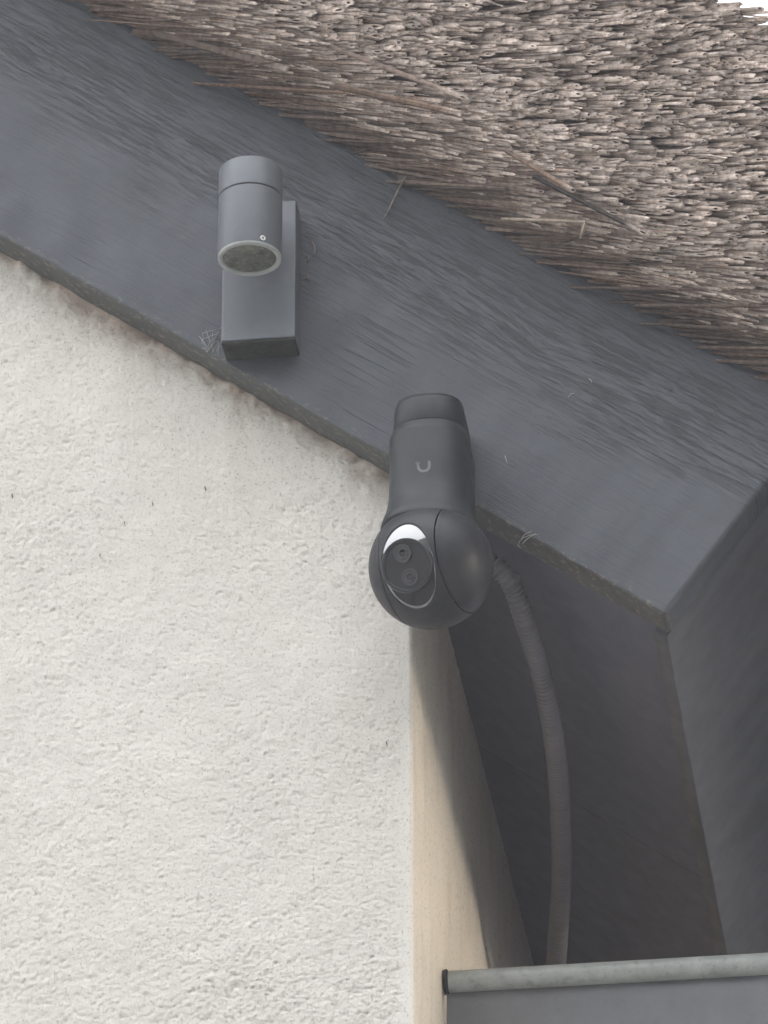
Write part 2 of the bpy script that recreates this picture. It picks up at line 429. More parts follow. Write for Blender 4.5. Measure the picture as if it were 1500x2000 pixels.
# front wall: finely modelled render in the part one sees, plain beyond
def front_wall():
    x0, z0 = -0.44, 3.80
    nx, nz = 300, 540
    r = 0.0035
    xs = np.linspace(x0, WX, nx)
    X, T = np.meshgrid(xs, np.linspace(0, 1, nz), indexing='ij')
    top = low_z(X, 0.012)
    Z = z0 + T*(top - z0)
    dj = (low_z(X) - Z)*math.cos(PITCH)                   # distance below the joint with the board
    coarse = fbm(X*60, Z*75, 3, 1)
    g = fbm(X*420 + 2*coarse, Z*470, 3, 2)
    g2 = vnoise(X*900, Z*900, 7)
    rough = 0.55 + 0.9*fbm(X*9, Z*9, 2, 12)
    rough = rough*(0.85 + 0.2*np.clip((4.25-Z)/0.35, 0, 1))
    edge = np.clip((WX-0.006-X)/0.008, 0, 1)
    pits = np.clip(0.40-fbm(X*260, Z*300, 2, 21), 0, 1)
    D = ((g-0.5)*0.0011*rough + (g2-0.5)*0.0010*rough + (coarse-0.5)*0.0016 - pits*0.0045*rough)*edge
    # ridges left by the trowel low on the wall
    rid = np.clip(fbm(X*14, (Z-0.22*X+0.02*coarse)*95, 2, 31) - 0.56, 0, 1)*np.clip((3.98-Z)/0.06, 0, 1)
    D += rid*0.0045*edge
    # ragged filler along the board
    lump = np.clip(fbm(X*55, Z*70, 3, 41)-0.38, 0, 1)*np.exp(-np.clip(dj, 0, 1)/0.010)
    D += lump*0.018*edge
    Y = WY - D
    q = np.clip((X-(WX-r))/r, 0, 1)
    Y = Y + (r - r*np.sqrt(np.clip(1-q*q, 0, 1)))
    stain = np.clip(np.exp(-np.clip(dj, 0, 1)/(0.004+0.020*fbm(X*35, Z*10, 3, 51)**2))*1.2*(0.35+fbm(X*120, Z*120, 3, 52)) - 0.05, 0, 0.8)
    blush = np.clip(fbm(X*7, Z*7, 4, 61)-0.42, 0, 1)*0.9
    streak = np.clip(fbm(X*38 + 0.4*coarse, Z*2.2, 3, 66)-0.52, 0, 1)*np.clip(1-dj/0.22, 0, 1)*0.9      # faint runs below the board
    stain = np.clip(stain + 0.45*streak, 0, 0.85)
    tint = np.stack([1 - 0.50*stain, 1 - 0.58*stain - 0.05*blush, 1 - 0.63*stain - 0.07*blush], -1)
    V = np.stack([X, Y, Z], -1).reshape(-1, 3)
    idx = np.arange(nx*nz).reshape(nx, nz)
    F = np.stack([idx[:-1, :-1], idx[1:, :-1], idx[1:, 1:], idx[:-1, 1:]], -1).reshape(-1, 4)
    V = [tuple(p) for p in V]; F = [tuple(map(int, q)) for q in F]
    b = len(V)
    V += [(x0, WY, 0), (WX, WY+r, 0), (WX, WY+r, z0), (x0, WY, z0), (-5, WY, 0), (-5, WY, low_z(-5)), (x0, WY, low_z(x0, 0.012))]
    F += [(b, b+1, b+2, b+3), (b+4, b, b+3, b+6, b+5)]
    cols = np.concatenate([tint.reshape(-1, 3), np.ones((7, 3))])
    return mesh_obj('front_wall', V, F, M_stucco, house, cols=cols)
front_wall()

def side_wall():
    y0, y1, z0 = WY+0.0035, 1.0, 3.80
    ny, nz = 420, 260
    ys = y0 + (np.linspace(0, 1, ny)**1.3)*(y1-y0)
    zt = low_z(WX) + 0.008
    Yg, Zg = np.meshgrid(ys, np.linspace(z0, zt, nz), indexing='ij')
    edge = np.clip((Yg-y0-0.003)/0.006, 0, 1)
    g = fbm(Yg*260, Zg*260, 3, 71); c = fbm(Yg*22, Zg*16, 3, 72)
    X = WX - 0.0004 + ((g-0.5)*0.0012 + (c-0.5)*0.003)*edge
    st = np.clip(fbm(Yg*45, Zg*9, 3, 73)-0.52, 0, 1)*0.9
    tint = np.stack([1-0.30*st, 1-0.36*st, 1-0.46*st], -1)
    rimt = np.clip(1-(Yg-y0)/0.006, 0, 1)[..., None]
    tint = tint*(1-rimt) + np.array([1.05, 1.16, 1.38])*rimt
    V = np.stack([X, Yg, Zg], -1).reshape(-1, 3)
    idx = np.arange(ny*nz).reshape(ny, nz)
    F = np.stack([idx[:-1, :-1], idx[1:, :-1], idx[1:, 1:], idx[:-1, 1:]], -1).reshape(-1, 4)
    V = [tuple(p) for p in V]; F = [tuple(map(int, q)) for q in F]
    b = len(V)
    V += [(WX, y0, 0), (WX, 5, 0), (WX, 5, z0), (WX, y0, z0), (WX, y1, z0), (WX, 5, zt), (WX, y1, zt)]
    F += [(b, b+1, b+2, b+3), (b+4, b+2, b+5, b+6)]
    cols = np.concatenate([tint.reshape(-1, 3), np.ones((7, 3))])
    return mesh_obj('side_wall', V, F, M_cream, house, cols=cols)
side_wall()

# boards: rounded section carried along the slope with small unevenness
def beam(name, mat, along, a0, a1, y0, y1, n0, n1, rad, steps, amp, seed, parent=house):
    """along: 'u' -> section in (y, n);  'y' -> section in (u, n) with y0,y1 as u limits"""
    sec = []
    for cy, cn, s in ((y0+rad, n0+rad, 180), (y1-rad, n0+rad, 270), (y1-rad, n1-rad, 0), (y0+rad, n1-rad, 90)):
        for k in range(4):
            a = R(s + 30*k); sec.append((cy+rad*math.cos(a), cn+rad*math.sin(a)))
    sec = np.array(sec)
    t = np.linspace(a0, a1, steps)
    rings = []
    for i, a in enumerate(t):
        ph = np.arange(len(sec))*0.35
        d = (fbm(np.full(len(sec), a*40.0), ph, 3, seed)-0.5)*amp
        d2 = (fbm(np.full(len(sec), a*40.0), ph, 3, seed+9)-0.5)*amp
        f = 1.0
        e = min(abs(a-a0), abs(a-a1))
        ins = max(0.0, rad - e)
        ins = rad - math.sqrt(max(0, rad*rad - ins*ins)) if ins > 0 else 0
        cy, cn = (y0+y1)/2, (n0+n1)/2
        ring = []
        for k, (p, q) in enumerate(sec):
            pp = p + d[k] - math.copysign(ins, p-cy); qq = q + d2[k] - math.copysign(ins, q-cn)
            ring.append((a, pp, qq) if along == 'u' else (pp, a, qq))
        rings.append(ring)
    v, f = loft(rings)
    return mesh_obj(name, v, f, mat, parent, mw=BM, local=True, sharp=50)
def steps_end(a0, a1, n, rad):
    return n
bb = beam('bargeboard', M_board, 'u', -1.9, 0.0, 0.0, 0.0385, 0.0, 0.266, 0.0028, 700, 0.0016, 3)
bb['label'] = 'wide dark grey painted bargeboard with raised grain'
beam('fascia_board', M_fascia, 'y', 0.0405, 4.5, -0.0165, -0.0008, -0.0035, 0.262, 0.0015, 500, 0.0012, 5)
# soffit between the wall and the fascia
for ya, yb in ((0.0405, 0.5594), (0.560, 1.5994), (1.600, 4.5)):
    lu = -(TIP.x - WX)/math.cos(PITCH) - 0.02
    v, f = box_vf(lu, -0.0185, ya, yb, 0.006, 0.02)
    mesh_obj('soffit_panel', v, f, M_soffit, house, mw=BM, local=True, smooth=False)

# ------------------------------------------------------------------ thatch
U_END = 0.30
def prof(s):
    """outer surface of the verge: s in metres from the board, (y, n) and how far it has turned upwards"""
    pts = np.array([[0.004, 0.2555], [-0.03, 0.264], [-0.075, 0.283], [-0.105, 0.315], [-0.145, 0.372], [-0.188, 0.436], [-0.208, 0.469]])
    d = np.concatenate([[0], np.cumsum(np.hypot(*np.diff(pts, axis=0).T))])
    return np.interp(s, d, pts[:, 0]), np.interp(s, d, pts[:, 1]), d[-1]
_, _, S_TOT = prof(np.array([0.0]))

def thatch_core():
    sec = [(0.030, 0.272), (-0.030, 0.285), (-0.075, 0.315), (-0.122, 0.380), (-0.160, 0.436), (-0.10, 0.452), (5.0, 0.452), (5.0, 0.268)]
    us = np.concatenate([np.linspace(-4.5, -1.3, 8), np.linspace(-1.25, U_END, 120)])
    rings = []
    for i, u in enumerate(us):
        ring = []
        for k, (y, n) in enumerate(sec):
            j = 0.006 if y < 0.5 else 0
            ring.append((u, y + rng.normal()*j, n + rng.normal()*j*0.7))
        rings.append(ring)
    v, f = loft(rings)
    return mesh_obj('thatch', v, f, M_core, house, mw=BM, local=True, smooth=False)
thatch = thatch_core()

NS = 7
def reed_geo(L, rad, cutn, bend=0.0):
    """one reed along +X with its tip at the origin, hollow and cut on a slant (cutn: cut plane normal in local space)"""
    ang = np.arange(NS)*2*math.pi/NS + rng.uniform(0, 1)
    c, s = np.cos(ang), np.sin(ang); flat = rng.uniform(0.7, 1.15)
    def ring(x, r, slant):
        y, z = c*r, s*r
        xx = np.full(NS, x)
        if slant: xx = x - (y*cutn[1] + z*cutn[2])/max(0.19, cutn[0])
        zz = z - bend*(xx/L)**2*L
        if slant: xx = xx + rng.normal(0, rad*0.6, NS)
        return np.stack([xx, y*flat, zz/flat**0.5], -1)
    hol = 0.12 if rng.uniform() < 0.25 else rng.uniform(0.25, 0.6)
    rings = [ring(-L, rad*1.0, False), ring(-min(0.034, L*0.5), rad*1.02, False), ring(-0.001, rad, True), ring(0.0, rad*hol, True), ring(-0.006*hol, rad*hol*0.85, True)]
    V = np.concatenate(rings)
    F = []
    for i in range(4):
        for j in range(NS):
            k = (j+1) % NS
            F.append((i*NS+j, i*NS+k, (i+1)*NS+k, (i+1)*NS+j))
    F.append(tuple(4*NS+j for j in range(NS)))
    return V, F

def reed_cols(t=1.0):
    g = rng.uniform(0.42, 1.0)
    warm = rng.uniform(0, 1)
    side = np.array([0.40, 0.325, 0.280])*(1-warm) + np.array([0.37, 0.325, 0.295])*warm
    if rng.uniform() < 0.12: side = np.array([0.38, 0.29, 0.23])
    if rng.uniform() < 0.10: side = np.array([0.18, 0.165, 0.155])
    side = side*g*(np.array([0.80, 0.73, 0.68]) if t < 0.45 else np.array([0.92, 0.88, 0.85]))
    tipc = np.array([0.94, 0.81, 0.72])*rng.choice((0.55, 0.8, 1.0))*rng.uniform(0.85, 1.1)
    C = np.zeros((5*NS, 3))
    C[:NS] = side*0.55; C[NS:2*NS] = side; C[2*NS:3*NS] = side*0.35 + tipc*0.65; C[3*NS:4*NS] = tipc; C[4*NS:] = side*0.35  # shade of gaps and hollows put into the colour: bases and insides darker
    return C

def frame(d, roll=None):
    d = Vector(d).normalized()
    z = (Vector((0, 0, 1)) - d*d.z).normalized(); y = z.cross(d)
    return Matrix((d, y, z)).transposed()

def make_reeds():
    reeds = []
    n = 16500
    s = rng.uniform(-0.004, S_TOT, n); u = rng.uniform(-1.06, 0.14, n)
    y, nn, _ = prof(np.clip(s, 0, S_TOT))
    turn = np.clip((s-0.06)/0.13, 0, 1)
    clump = fbm(u*26, s*38, 3, 81) - 0.5
    clump2 = fbm(u*70, s*120, 2, 83) - 0.5
    off = clump*0.065*(0.10+0.90*turn) + clump2*0.028 + rng.normal(0, 0.006, n) - 0.002
    wob = (fbm(u*18, s*30, 2, 91)-0.5)
    wob2 = (fbm(u*18, s*30, 2, 95)-0.5)
    for i in range(n):
        t = turn[i]
        d = Vector((0.82*(1-t)+0.77*t, -0.40*(1-t)-0.53*t, -0.46*(1-t)-0.385*t))
        d += Vector((0, wob[i]*0.13, wob2[i]*0.15 + 0.0)) + Vector(rng.normal(0, 0.045 if rng.uniform() < 0.3 else 0.025, 3))
        d.normalize()
        P = B(u[i], y[i], nn[i]) + d*off[i]
        if t < 0.2: P += d*rng.uniform(-0.01, 0.06) - Vector((0, 0, 1))*rng.exponential(0.0007)
        L = rng.uniform(0.14, 0.26)
        rad = rng.choice((0.0013, 0.0016, 0.0020, 0.0024))*rng.uniform(0.85, 1.15)
        if t < 0.35: rad *= 0.72
        if t > 0.5 and rng.uniform() < 0.15:                              # split stems and leaf sheaths
            rad = rng.uniform(0.0006, 0.0010); P = P + d*rng.uniform(0, 0.018); d = (d + Vector(rng.normal(0, 0.09, 3))).normalized()
        reeds.append((P, d, L, rad, t))
    return reeds

reeds = make_reeds()
# the surface normal of the cut, per zone, gives each reed its slanted end
def cut_local(d, t):
    nw = Vector((-0.30, -0.80, -0.50)).normalized()
    fm = frame(d)
    c = fm.transposed() @ (nw*(0.7+0.4*random.random()) + Vector(d)*(0.05+0.45*random.random()) + Vector(rng.normal(0, 0.12, 3)))
    c.normalize()
    if c.x < 0.16: c.x = 0.16
    return c

def visible_score(P, d, L, t):
    q = P - cam.matrix_world.translation
    px = 750 + FPX*q.dot(RT)/q.dot(W); py = 1000 - FPX*q.dot(UPV)/q.dot(W)
    inside = 0 < px < 1500 and 0 < py < 800
    return inside, px, py

# pieces that can be picked apart singly: the ones that stand out furthest
order = []
for i, (P, d, L, rad, t) in enumerate(reeds):
    ins, px, py = visible_score(P, d, L, t)
    if ins:
        out = Vector((-0.30, -0.80, -0.50)).normalized().dot(P - B(0, 0, 0)) - 0.0
        yy, nv, _ = 0, 0, 0
        order.append((rad*1e3 + (0.8 if t < 0.5 else 0.0) + rng.uniform(0, 1.2), i))
order.sort(reverse=True)
single = set(i for _, i in order[:286])

tmpl = {}
for z in range(2):
    for k in range(7):
        d0 = Vector((0.79, -0.48, -0.40)).normalized()
        V, F = reed_geo(1.0*0.2, 0.0026, cut_local(d0, z), rng.uniform(-0.02, 0.02))
        me = bpy.data.meshes.new('reed'); me.from_pydata([tuple(p) for p in V], [], F)
        me.polygons.foreach_set('use_smooth', [True]*len(me.polygons))
        ca = me.color_attributes.new('tint', 'FLOAT_COLOR', 'POINT')
        c4 = np.ones((len(V), 4), np.float32); c4[:, :3] = reed_cols(0.2 if z == 0 else 1.0); ca.data.foreach_set('color', c4.ravel())
        me.materials.append(M_reed); me.set_sharp_from_angle(angle=R(50))
        tmpl[(z, k)] = me

def add_reed(P, d, L, rad, me):
    o = bpy.data.objects.new('reed', me)
    S = Matrix.Diagonal((L/0.2, rad/0.0026, rad/0.0026, 1))
    place(o, Matrix.Translation(P) @ frame(d).to_4x4() @ S, thatch)
    return o

RV, RF, RC = [], [], []
base = 0
for i, (P, d, L, rad, t) in enumerate(reeds):
    if i in single:
        add_reed(P + d*rng.uniform(0, 0.006), d, L, rad, tmpl[(int(t > 0.5), random.randrange(7))])
        continue
    V, F = reed_geo(L, rad, cut_local(d, t), rng.uniform(-0.03, 0.03))
    A = np.array(frame(d)); RV.append(V @ A.T + np.array(P)); RC.append(reed_cols(t))
    RF += [tuple(q+base for q in f) for f in F]; base += len(V)
mass = mesh_obj('reed_mass', np.concatenate(RV), RF, M_reed, thatch, mw=BM, cols=np.concatenate(RC), sharp=50)
mass['kind'] = 'stuff'

# loose reeds lying across the others
def at(px, py, Y):
    d = W*FPX + RT*(px-750) - UPV*(py-1000)
    c = TGT - DIST*W
    return c + d*((Y-c.y)/d.y)
for (a, b, ya, yb, rad) in (((300, 66), (560, 134), -0.030, -0.055, 0.0031), ((660, 168), (900, 222), -0.10, -0.115, 0.0030), ((1040, 348), (1256, 454), -0.085, -0.105, 0.0022),
                            ((560, 60), (905, 190), -0.085, -0.11, 0.0022), ((985, 300), (1120, 372), -0.10, -0.115, 0.0022)):
    p0, p1 = at(*a, ya), at(*b, yb)
    add_reed(p1, (p1-p0).normalized(), (p1-p0).length, rad, tmpl[(0, random.randrange(7))])
v, f = tube([at(980, 428, -0.075), at(1143, 433, -0.095), at(1141, 440, -0.096), at(1133, 466, -0.094)], [0.0017, 0.0017, 0.0016, 0.0012], 6)
bent = mesh_obj('reed', v, f, M_reed, thatch, mw=BM, cols=np.full((len(v), 3), (0.30, 0.25, 0.20)))
bent['label'] = 'snapped reed with its end hanging down'

# ------------------------------------------------------------------ wall lamp
lamp = thing('wall_lamp', 'grey cylindrical spotlight on a rectangular plate, fixed to the bargeboard', 'wall lamp', (-0.1115, -0.0005, 4.53))
v, f = box_vf(-0.1455, -0.0776, -0.031, -0.0008, 4.5225, 4.670)
bevel(mesh_obj('back_plate', v, f, M_lamp, lamp, smooth=False), 0.0012, 2)
v, f = box_vf(-0.1452, -0.0779, -0.0306, -0.0012, 4.5195, 4.5222)
bevel(mesh_obj('base_gasket', v, f, M_lampdirt, lamp, smooth=False), 0.0006, 1)
LC = Vector((-0.1108, -0.0905, 0)); LZ0, LZ1 = 4.5720, 4.6648
v, f = lathe([(0.0285, LZ0+0.0008), (0.0292, LZ0+0.0030), (0.0292, LZ1-0.0312), (0.0286, LZ1-0.0306)], 64, LC)
mesh_obj('lamp_body', v, f, M_lamp, lamp, sharp=40)
v, f = lathe([(0.0286, LZ1-0.0296), (0.0292, LZ1-0.0290), (0.0292, LZ1-0.0018), (0.0287, LZ1-0.0005), (0.0275, LZ1)], 64, LC)
mesh_obj('lamp_cap', v, f, M_lamp, lamp, sharp=40)
v, f = lathe([(0.0280, LZ1-0.031), (0.0280, LZ1-0.029)], 48, LC)
mesh_obj('seam', v, f, M_camdark, lamp)
prf = [(0.0289, LZ0+0.0008), (0.0289, LZ0-0.0010), (0.0280, LZ0-0.0018), (0.0252, LZ0-0.0018), (0.0245, LZ0-0.0010), (0.0243, LZ0+0.0006)]
v, f = lathe(prf, 64, LC, cap0=False, cap1=False)
mesh_obj('rim', v, f, M_rim, lamp, sharp=50)
v, f = lathe([(0.0246, LZ0+0.0006), (0.0235, LZ0+0.0002), (0.014, LZ0-0.0004), (0.003, LZ0-0.0006)], 48, LC, cap0=False)
mesh_obj('glass', v, f, M_glass, lamp)
v, f = tube([(-0.1108, -0.065, 4.618), (-0.1108, -0.030, 4.618)], 0.010, 24)
mesh_obj('stem', v, f, M_lamp, lamp, sharp=50)
sp = at(516, 462, -0.1175)
dv = (sp - Vector((LC.x, LC.y, sp.z))); dv.z = 0; dv.normalize()
sp = Vector((LC.x, LC.y, sp.z)) + dv*0.0291
v, f = lathe([(0.0012, -0.0004), (0.0012, 0.0008), (0.0022, 0.0010), (0.0027, 0.0004), (0.0027, -0.0004)], 16, sp, dv, cap1=False)
mesh_obj('screw', v, f, painted('bare_screw', (0.62, 0.62, 0.60), 0.45, 0.2, 0.3, 300), lamp)

# ------------------------------------------------------------------ security camera
camt = thing('security_camera', 'dark round-headed pan and tilt security camera hanging from the bargeboard', 'security camera', (0.048, -0.002, 4.43))
BC = at(842, 1108, -0.056); BR = 0.0553
AX, AY = 0.0475, -0.046
SQ = 2/2.45                                               # front of the arm a little squarer than round
def arm_front(dx):
    k = abs(dx/0.0358)
    return -0.0478 - 0.0358*(1-min(1, k)**2.45)**(1/2.45)
def arm_section(r, yc, yb, z, n1=25, rc=0.006):
    pts = []
    for k in range(n1):
        a = math.pi + math.pi*k/(n1-1)
        ca, sa = math.cos(a), math.sin(a)
        pts.append((AX + r*math.copysign(abs(ca)**SQ, ca), yc + r*math.copysign(abs(sa)**SQ, sa), z))
    for k in range(5):
        a = math.pi/2*k/4
        pts.append((AX + r - rc + rc*math.cos(a), yb - rc + rc*math.sin(a), z))
    for k in range(5):
        a = math.pi/2 + math.pi/2*k/4
        pts.append((AX - r + rc + rc*math.cos(a), yb - rc + rc*math.sin(a), z))
    return pts
zb = BC.z
zt = at(838, 802, -0.046).z
S = [(0.0380, -0.053, -0.012, 0.031, 0.012), (0.0425, -0.0545, -0.010, 0.0345, 0.016), (0.0428, -0.0545, -0.009, 0.0365, 0.016), (0.0412, -0.0535, -0.007, 0.043, 0.014), (0.0392, -0.052, -0.005, 0.050, 0.012),
     (0.0374, -0.050, -0.003, 0.059, 0.010), (0.0363, -0.0485, -0.0015, 0.070, 0.008), (0.0358, -0.0478, -0.001, 0.084, 0.007), (0.0358, -0.0478, -0.001, 0.1285, 0.006), (0.0355, -0.0476, -0.001, 0.1315, 0.006), (0.0334, -0.046, -0.001, 0.1375, 0.006), (0.0328, -0.046, -0.001, 0.1395, 0.006)]
rings = [arm_section(r, yc, yb, zb+h, rc=rc) for r, yc, yb, h, rc in S]
v, f = loft(rings)
arm = mesh_obj('mount_arm', v, f, M_cam, camt, sharp=60)
H = zt - zb
S = [(0.0322, 0.1404), (0.0325, 0.1412), (0.0320, 0.155), (0.0315, H-0.006), (0.0310, H-0.003), (0.0300, H-0.0008), (0.0285, H)]
rings = [arm_section(r, -0.046, -0.001, zb+h) for r, h in S]
v, f = loft(rings)
mesh_obj('arm_cap', v, f, M_cam, camt, sharp=60)
rings = [arm_section(0.0318, -0.046, -0.002, zb+h) for h in (0.139, 0.142)]
v, f = loft(rings); mesh_obj('seam', v, f, M_camdark, camt)
rings = [arm_section(0.0302, -0.044, -0.002, zb+h) for h in (H-0.0022, H+0.0012)]
v, f = loft(rings); mesh_obj('cap_lid', v, f, M_camdark, camt, sharp=50)

# emblem: a U whose left arm breaks up into squares, printed on the front of the arm
def emblem():
    q0 = at(828, 912, -0.0825)
    a0 = math.asin(max(-1, min(1, (q0.x-AX)/0.0356))); zc = q0.z
    V, F = [], []
    def patch(pts, th=0.00025):
        b = len(V); n = len(pts)
        for rr in (0.0355, 0.0356+th):
            for (s, h) in pts:
                a = a0 + s/0.0356
                V.append((AX + rr*math.sin(a), arm_front(rr*math.sin(a)) - (rr-0.0355), zc + h))
        F.append(tuple(b+n+i for i in range(n)))
        for i in range(n):
            k = (i+1) % n; F.append((b+i, b+k, b+n+k, b+n+i))
    Ro, Ri = 0.0062, 0.0037
    for k in range(14):
        a1, a2 = math.pi + math.pi*k/14, math.pi + math.pi*(k+1)/14
        patch([(Ro*math.cos(a1), Ro*math.sin(a1)), (Ro*math.cos(a2), Ro*math.sin(a2)), (Ri*math.cos(a2), Ri*math.sin(a2)), (Ri*math.cos(a1), Ri*math.sin(a1))])
    patch([(Ri, 0.0), (Ro, 0.0), (Ro, 0.0045), (Ri, 0.0058)])
    q = 0.0012
    for (s, h) in ((-Ro, 0.0), (-Ro+0.0013, 0.0), (-Ro, 0.0014), (-Ro+0.0013, 0.0026), (-Ro, 0.0040), (-Ro-0.0012, 0.0028)):
        patch([(s, h), (s+q, h), (s+q, h+q), (s, h+q)])
    return mesh_obj('emblem', V, F, M_emblem, arm, smooth=False)
emblem()

# head: middle band with the window and two side caps turning on a level axis
ha = Vector((0.940, -0.342, 0.0)).normalized()
tilt = R(-25.5)
fh = Vector((-0.342, -0.940, 0.0)).normalized()
hf = (fh*math.cos(tilt) + Vector((0, 0, 1))*math.sin(tilt)).normalized()
hb = ha.cross(hf).normalized()
if hb.z < 0: hb = -hb
def sph(t, phi, r=BR):
    c = math.sqrt(max(0, 1-t*t))
    return tuple(BC + (ha*t + (hf*math.cos(phi) + hb*math.sin(phi))*c)*r)
TB = 0.492
pr = [(math.sqrt(1-t*t)*0.036, t*0.036) for t in np.linspace(-0.70, 0.70, 12)]
ts = (TB+0.006)*BR; rs = math.sqrt(BR*BR-ts*ts) - 0.0026
v, f = join(lathe(pr, 48, BC, ha), lathe([(0.02, -ts-0.0008), (rs, -ts-0.0008), (rs, -ts+0.0008), (0.02, -ts+0.0008)], 80, BC, ha), lathe([(0.02, ts-0.0008), (rs, ts-0.0008), (rs, ts+0.0008), (0.02, ts+0.0008)], 80, BC, ha))
head = mesh_obj('head', v, f, M_camdark, camt)
for sgn in (-1, 1):
    ts = [TB+0.012, TB+0.014, TB+0.022] + list(np.linspace(TB+0.06, 0.9995, 26))
    prf = [(math.sqrt(1-(TB+0.012)**2)*(BR-0.004), (TB+0.012)*BR), (math.sqrt(1-(TB+0.012)**2)*(BR-0.0006), (TB+0.012)*BR)]
    prf += [(math.sqrt(1-t*t)*BR, t*BR) for t in ts[2:]]
    v, f = lathe(prf, 80, BC, ha*sgn, cap0=False)
    mesh_obj('side_cap', v, f, M_cam, head)
EA, EB = R(27.2), R(43.5)
def band():
    V, F = [], []
    n, rows = 384, 16
    def dirv(phi, rho):
        return hf*math.cos(rho) + (ha*math.cos(phi) + hb*math.sin(phi))*math.sin(rho)
    def ell(phi):
        ca, cb = math.cos(phi)/math.sin(EA), math.sin(phi)/math.sin(EB)
        return math.asin(1/math.hypot(ca, cb))
    for i in range(n):
        phi = 2*math.pi*i/n
        r0 = ell(phi); sm = abs(math.cos(phi))
        r1 = math.asin(TB/sm) if sm > TB else R(90)
        r1 = max(r1, r0+0.002)
        V.append(tuple(BC + dirv(phi, r0)*(BR-0.003)))
        V.append(tuple(BC + dirv(phi, r0)*(BR-0.0003)))
        for k in range(1, rows):
            V.append(tuple(BC + dirv(phi, r0+(r1-r0)*(k/(rows-1)))*BR))
        V.append(tuple(BC + dirv(phi, r1)*(BR-0.002)))
    w = rows+2
    for i in range(n):
        j = (i+1) % n
        for k in range(w-1):
            F.append((i*w+k, j*w+k, j*w+k+1, i*w+k+1))
    # back half
    b = len(V); nt_, npz = 10, 40
    for a in range(nt_):
        t = -TB + 2*TB*a/(nt_-1)
        for k in range(npz):
            V.append(sph(t, R(88) + R(184)*k/(npz-1), BR-0.0001))
    for a in range(nt_-1):
        for k in range(npz-1):
            F.append((b+a*npz+k, b+(a+1)*npz+k, b+(a+1)*npz+k+1, b+a*npz+k+1))
    return mesh_obj('head_band', V, F, M_cam, head)
band()
# window: glass flatter than the ball, let into the band
DW = 0.0503
def window_depth(p, q):
    A, Bq = BR*math.sin(EA), BR*math.sin(EB)
    rr = math.hypot(p, q)
    if rr < 1e-6: return DW
    pe, qe = p/rr, q/rr
    de = math.sqrt(max(0, BR*BR - (pe*A)**2 - (qe*Bq)**2)) - 0.0007
    return DW + (de - DW)*rr*rr
def window():
    A, Bq = BR*math.sin(EA)*0.985, BR*math.sin(EB)*0.985
    V, F = [tuple(BC + hf*DW)], []
    n, m_ = 72, 24
    for k in range(1, m_+1):
        for i in range(n):
            a = 2*math.pi*i/n; p, q = math.cos(a)*k/m_, math.sin(a)*k/m_
            V.append(tuple(BC + hf*window_depth(p, q) + ha*(p*A) + hb*(q*Bq)))
    for i in range(n):
        F.append((0, 1+i, 1+(i+1) % n))
    for k in range(m_-1):
        for i in range(n):
            j = (i+1) % n
            F.append((1+k*n+i, 1+(k+1)*n+i, 1+(k+1)*n+j, 1+k*n+j))
    return mesh_obj('window', V, F, M_window, head)
window()
# added dark patch on the glass, hiding the ground's reflection except a lower sliver
def glare_mask():
    A, Bq = BR*math.sin(EA)*0.985, BR*math.sin(EB)*0.985
    V, F = [], []
    n, m_ = 48, 8
    for k in range(1, m_+1):
        for i in range(n):
            a = 2*math.pi*i/n
            p, q = 0.035 + 0.90*math.cos(a)*k/m_, -0.19 + 0.755*math.sin(a)*k/m_
            V.append(tuple(BC + hf*(window_depth(p, q)+0.0004) + ha*(p*A) + hb*(q*Bq)))
    F.append(tuple(range(n)))
    for k in range(m_-1):
        for i in range(n):
            j = (i+1) % n
            F.append((k*n+i, (k+1)*n+i, (k+1)*n+j, k*n+j))
    return mesh_obj('reflection_mask', V, F, M_lensplate, head)
glare_mask()
DC = BC + hb*0.0005
v, f = lathe([(0.0236, 0.0440), (0.0238, 0.0520), (0.0232, 0.0528), (0.0215, 0.0528), (0.0208, 0.0522), (0.0206, 0.0519), (0.004, 0.0519)], 64, DC, hf, cap0=False)
mesh_obj('lens_plate', v, f, M_lensplate, head, sharp=35)
v, f = lathe([(0.0238, 0.0518), (0.0243, 0.0523), (0.0238, 0.0529), (0.0233, 0.0525)], 64, DC, hf, cap0=False, cap1=False)
mesh_obj('plate_rim', v, f, M_lensring, head)
for du, dv_, rr in ((-0.0012, 0.0112, 0.0082), (0.0012, -0.0106, 0.0078)):
    c = DC + ha*du + hb*dv_
    v, f = lathe([(rr, 0.0518), (rr, 0.0528), (rr-0.0012, 0.0530), (rr-0.0016, 0.0524), (rr-0.0032, 0.0522), (rr-0.0036, 0.0528), (rr-0.0044, 0.0528), (rr-0.0050, 0.0520)], 40, c, hf, cap0=False, cap1=False)
    ring = mesh_obj('lens_ring', v, f, M_lensring, head, sharp=35)
    v, f = lathe([(max(rr-0.0048, 0.0031), 0.0521), (0.0018, 0.0525), (0.0005, 0.0526)], 32, c, hf, cap0=False)
    mesh_obj('lens', v, f, M_lens, head)

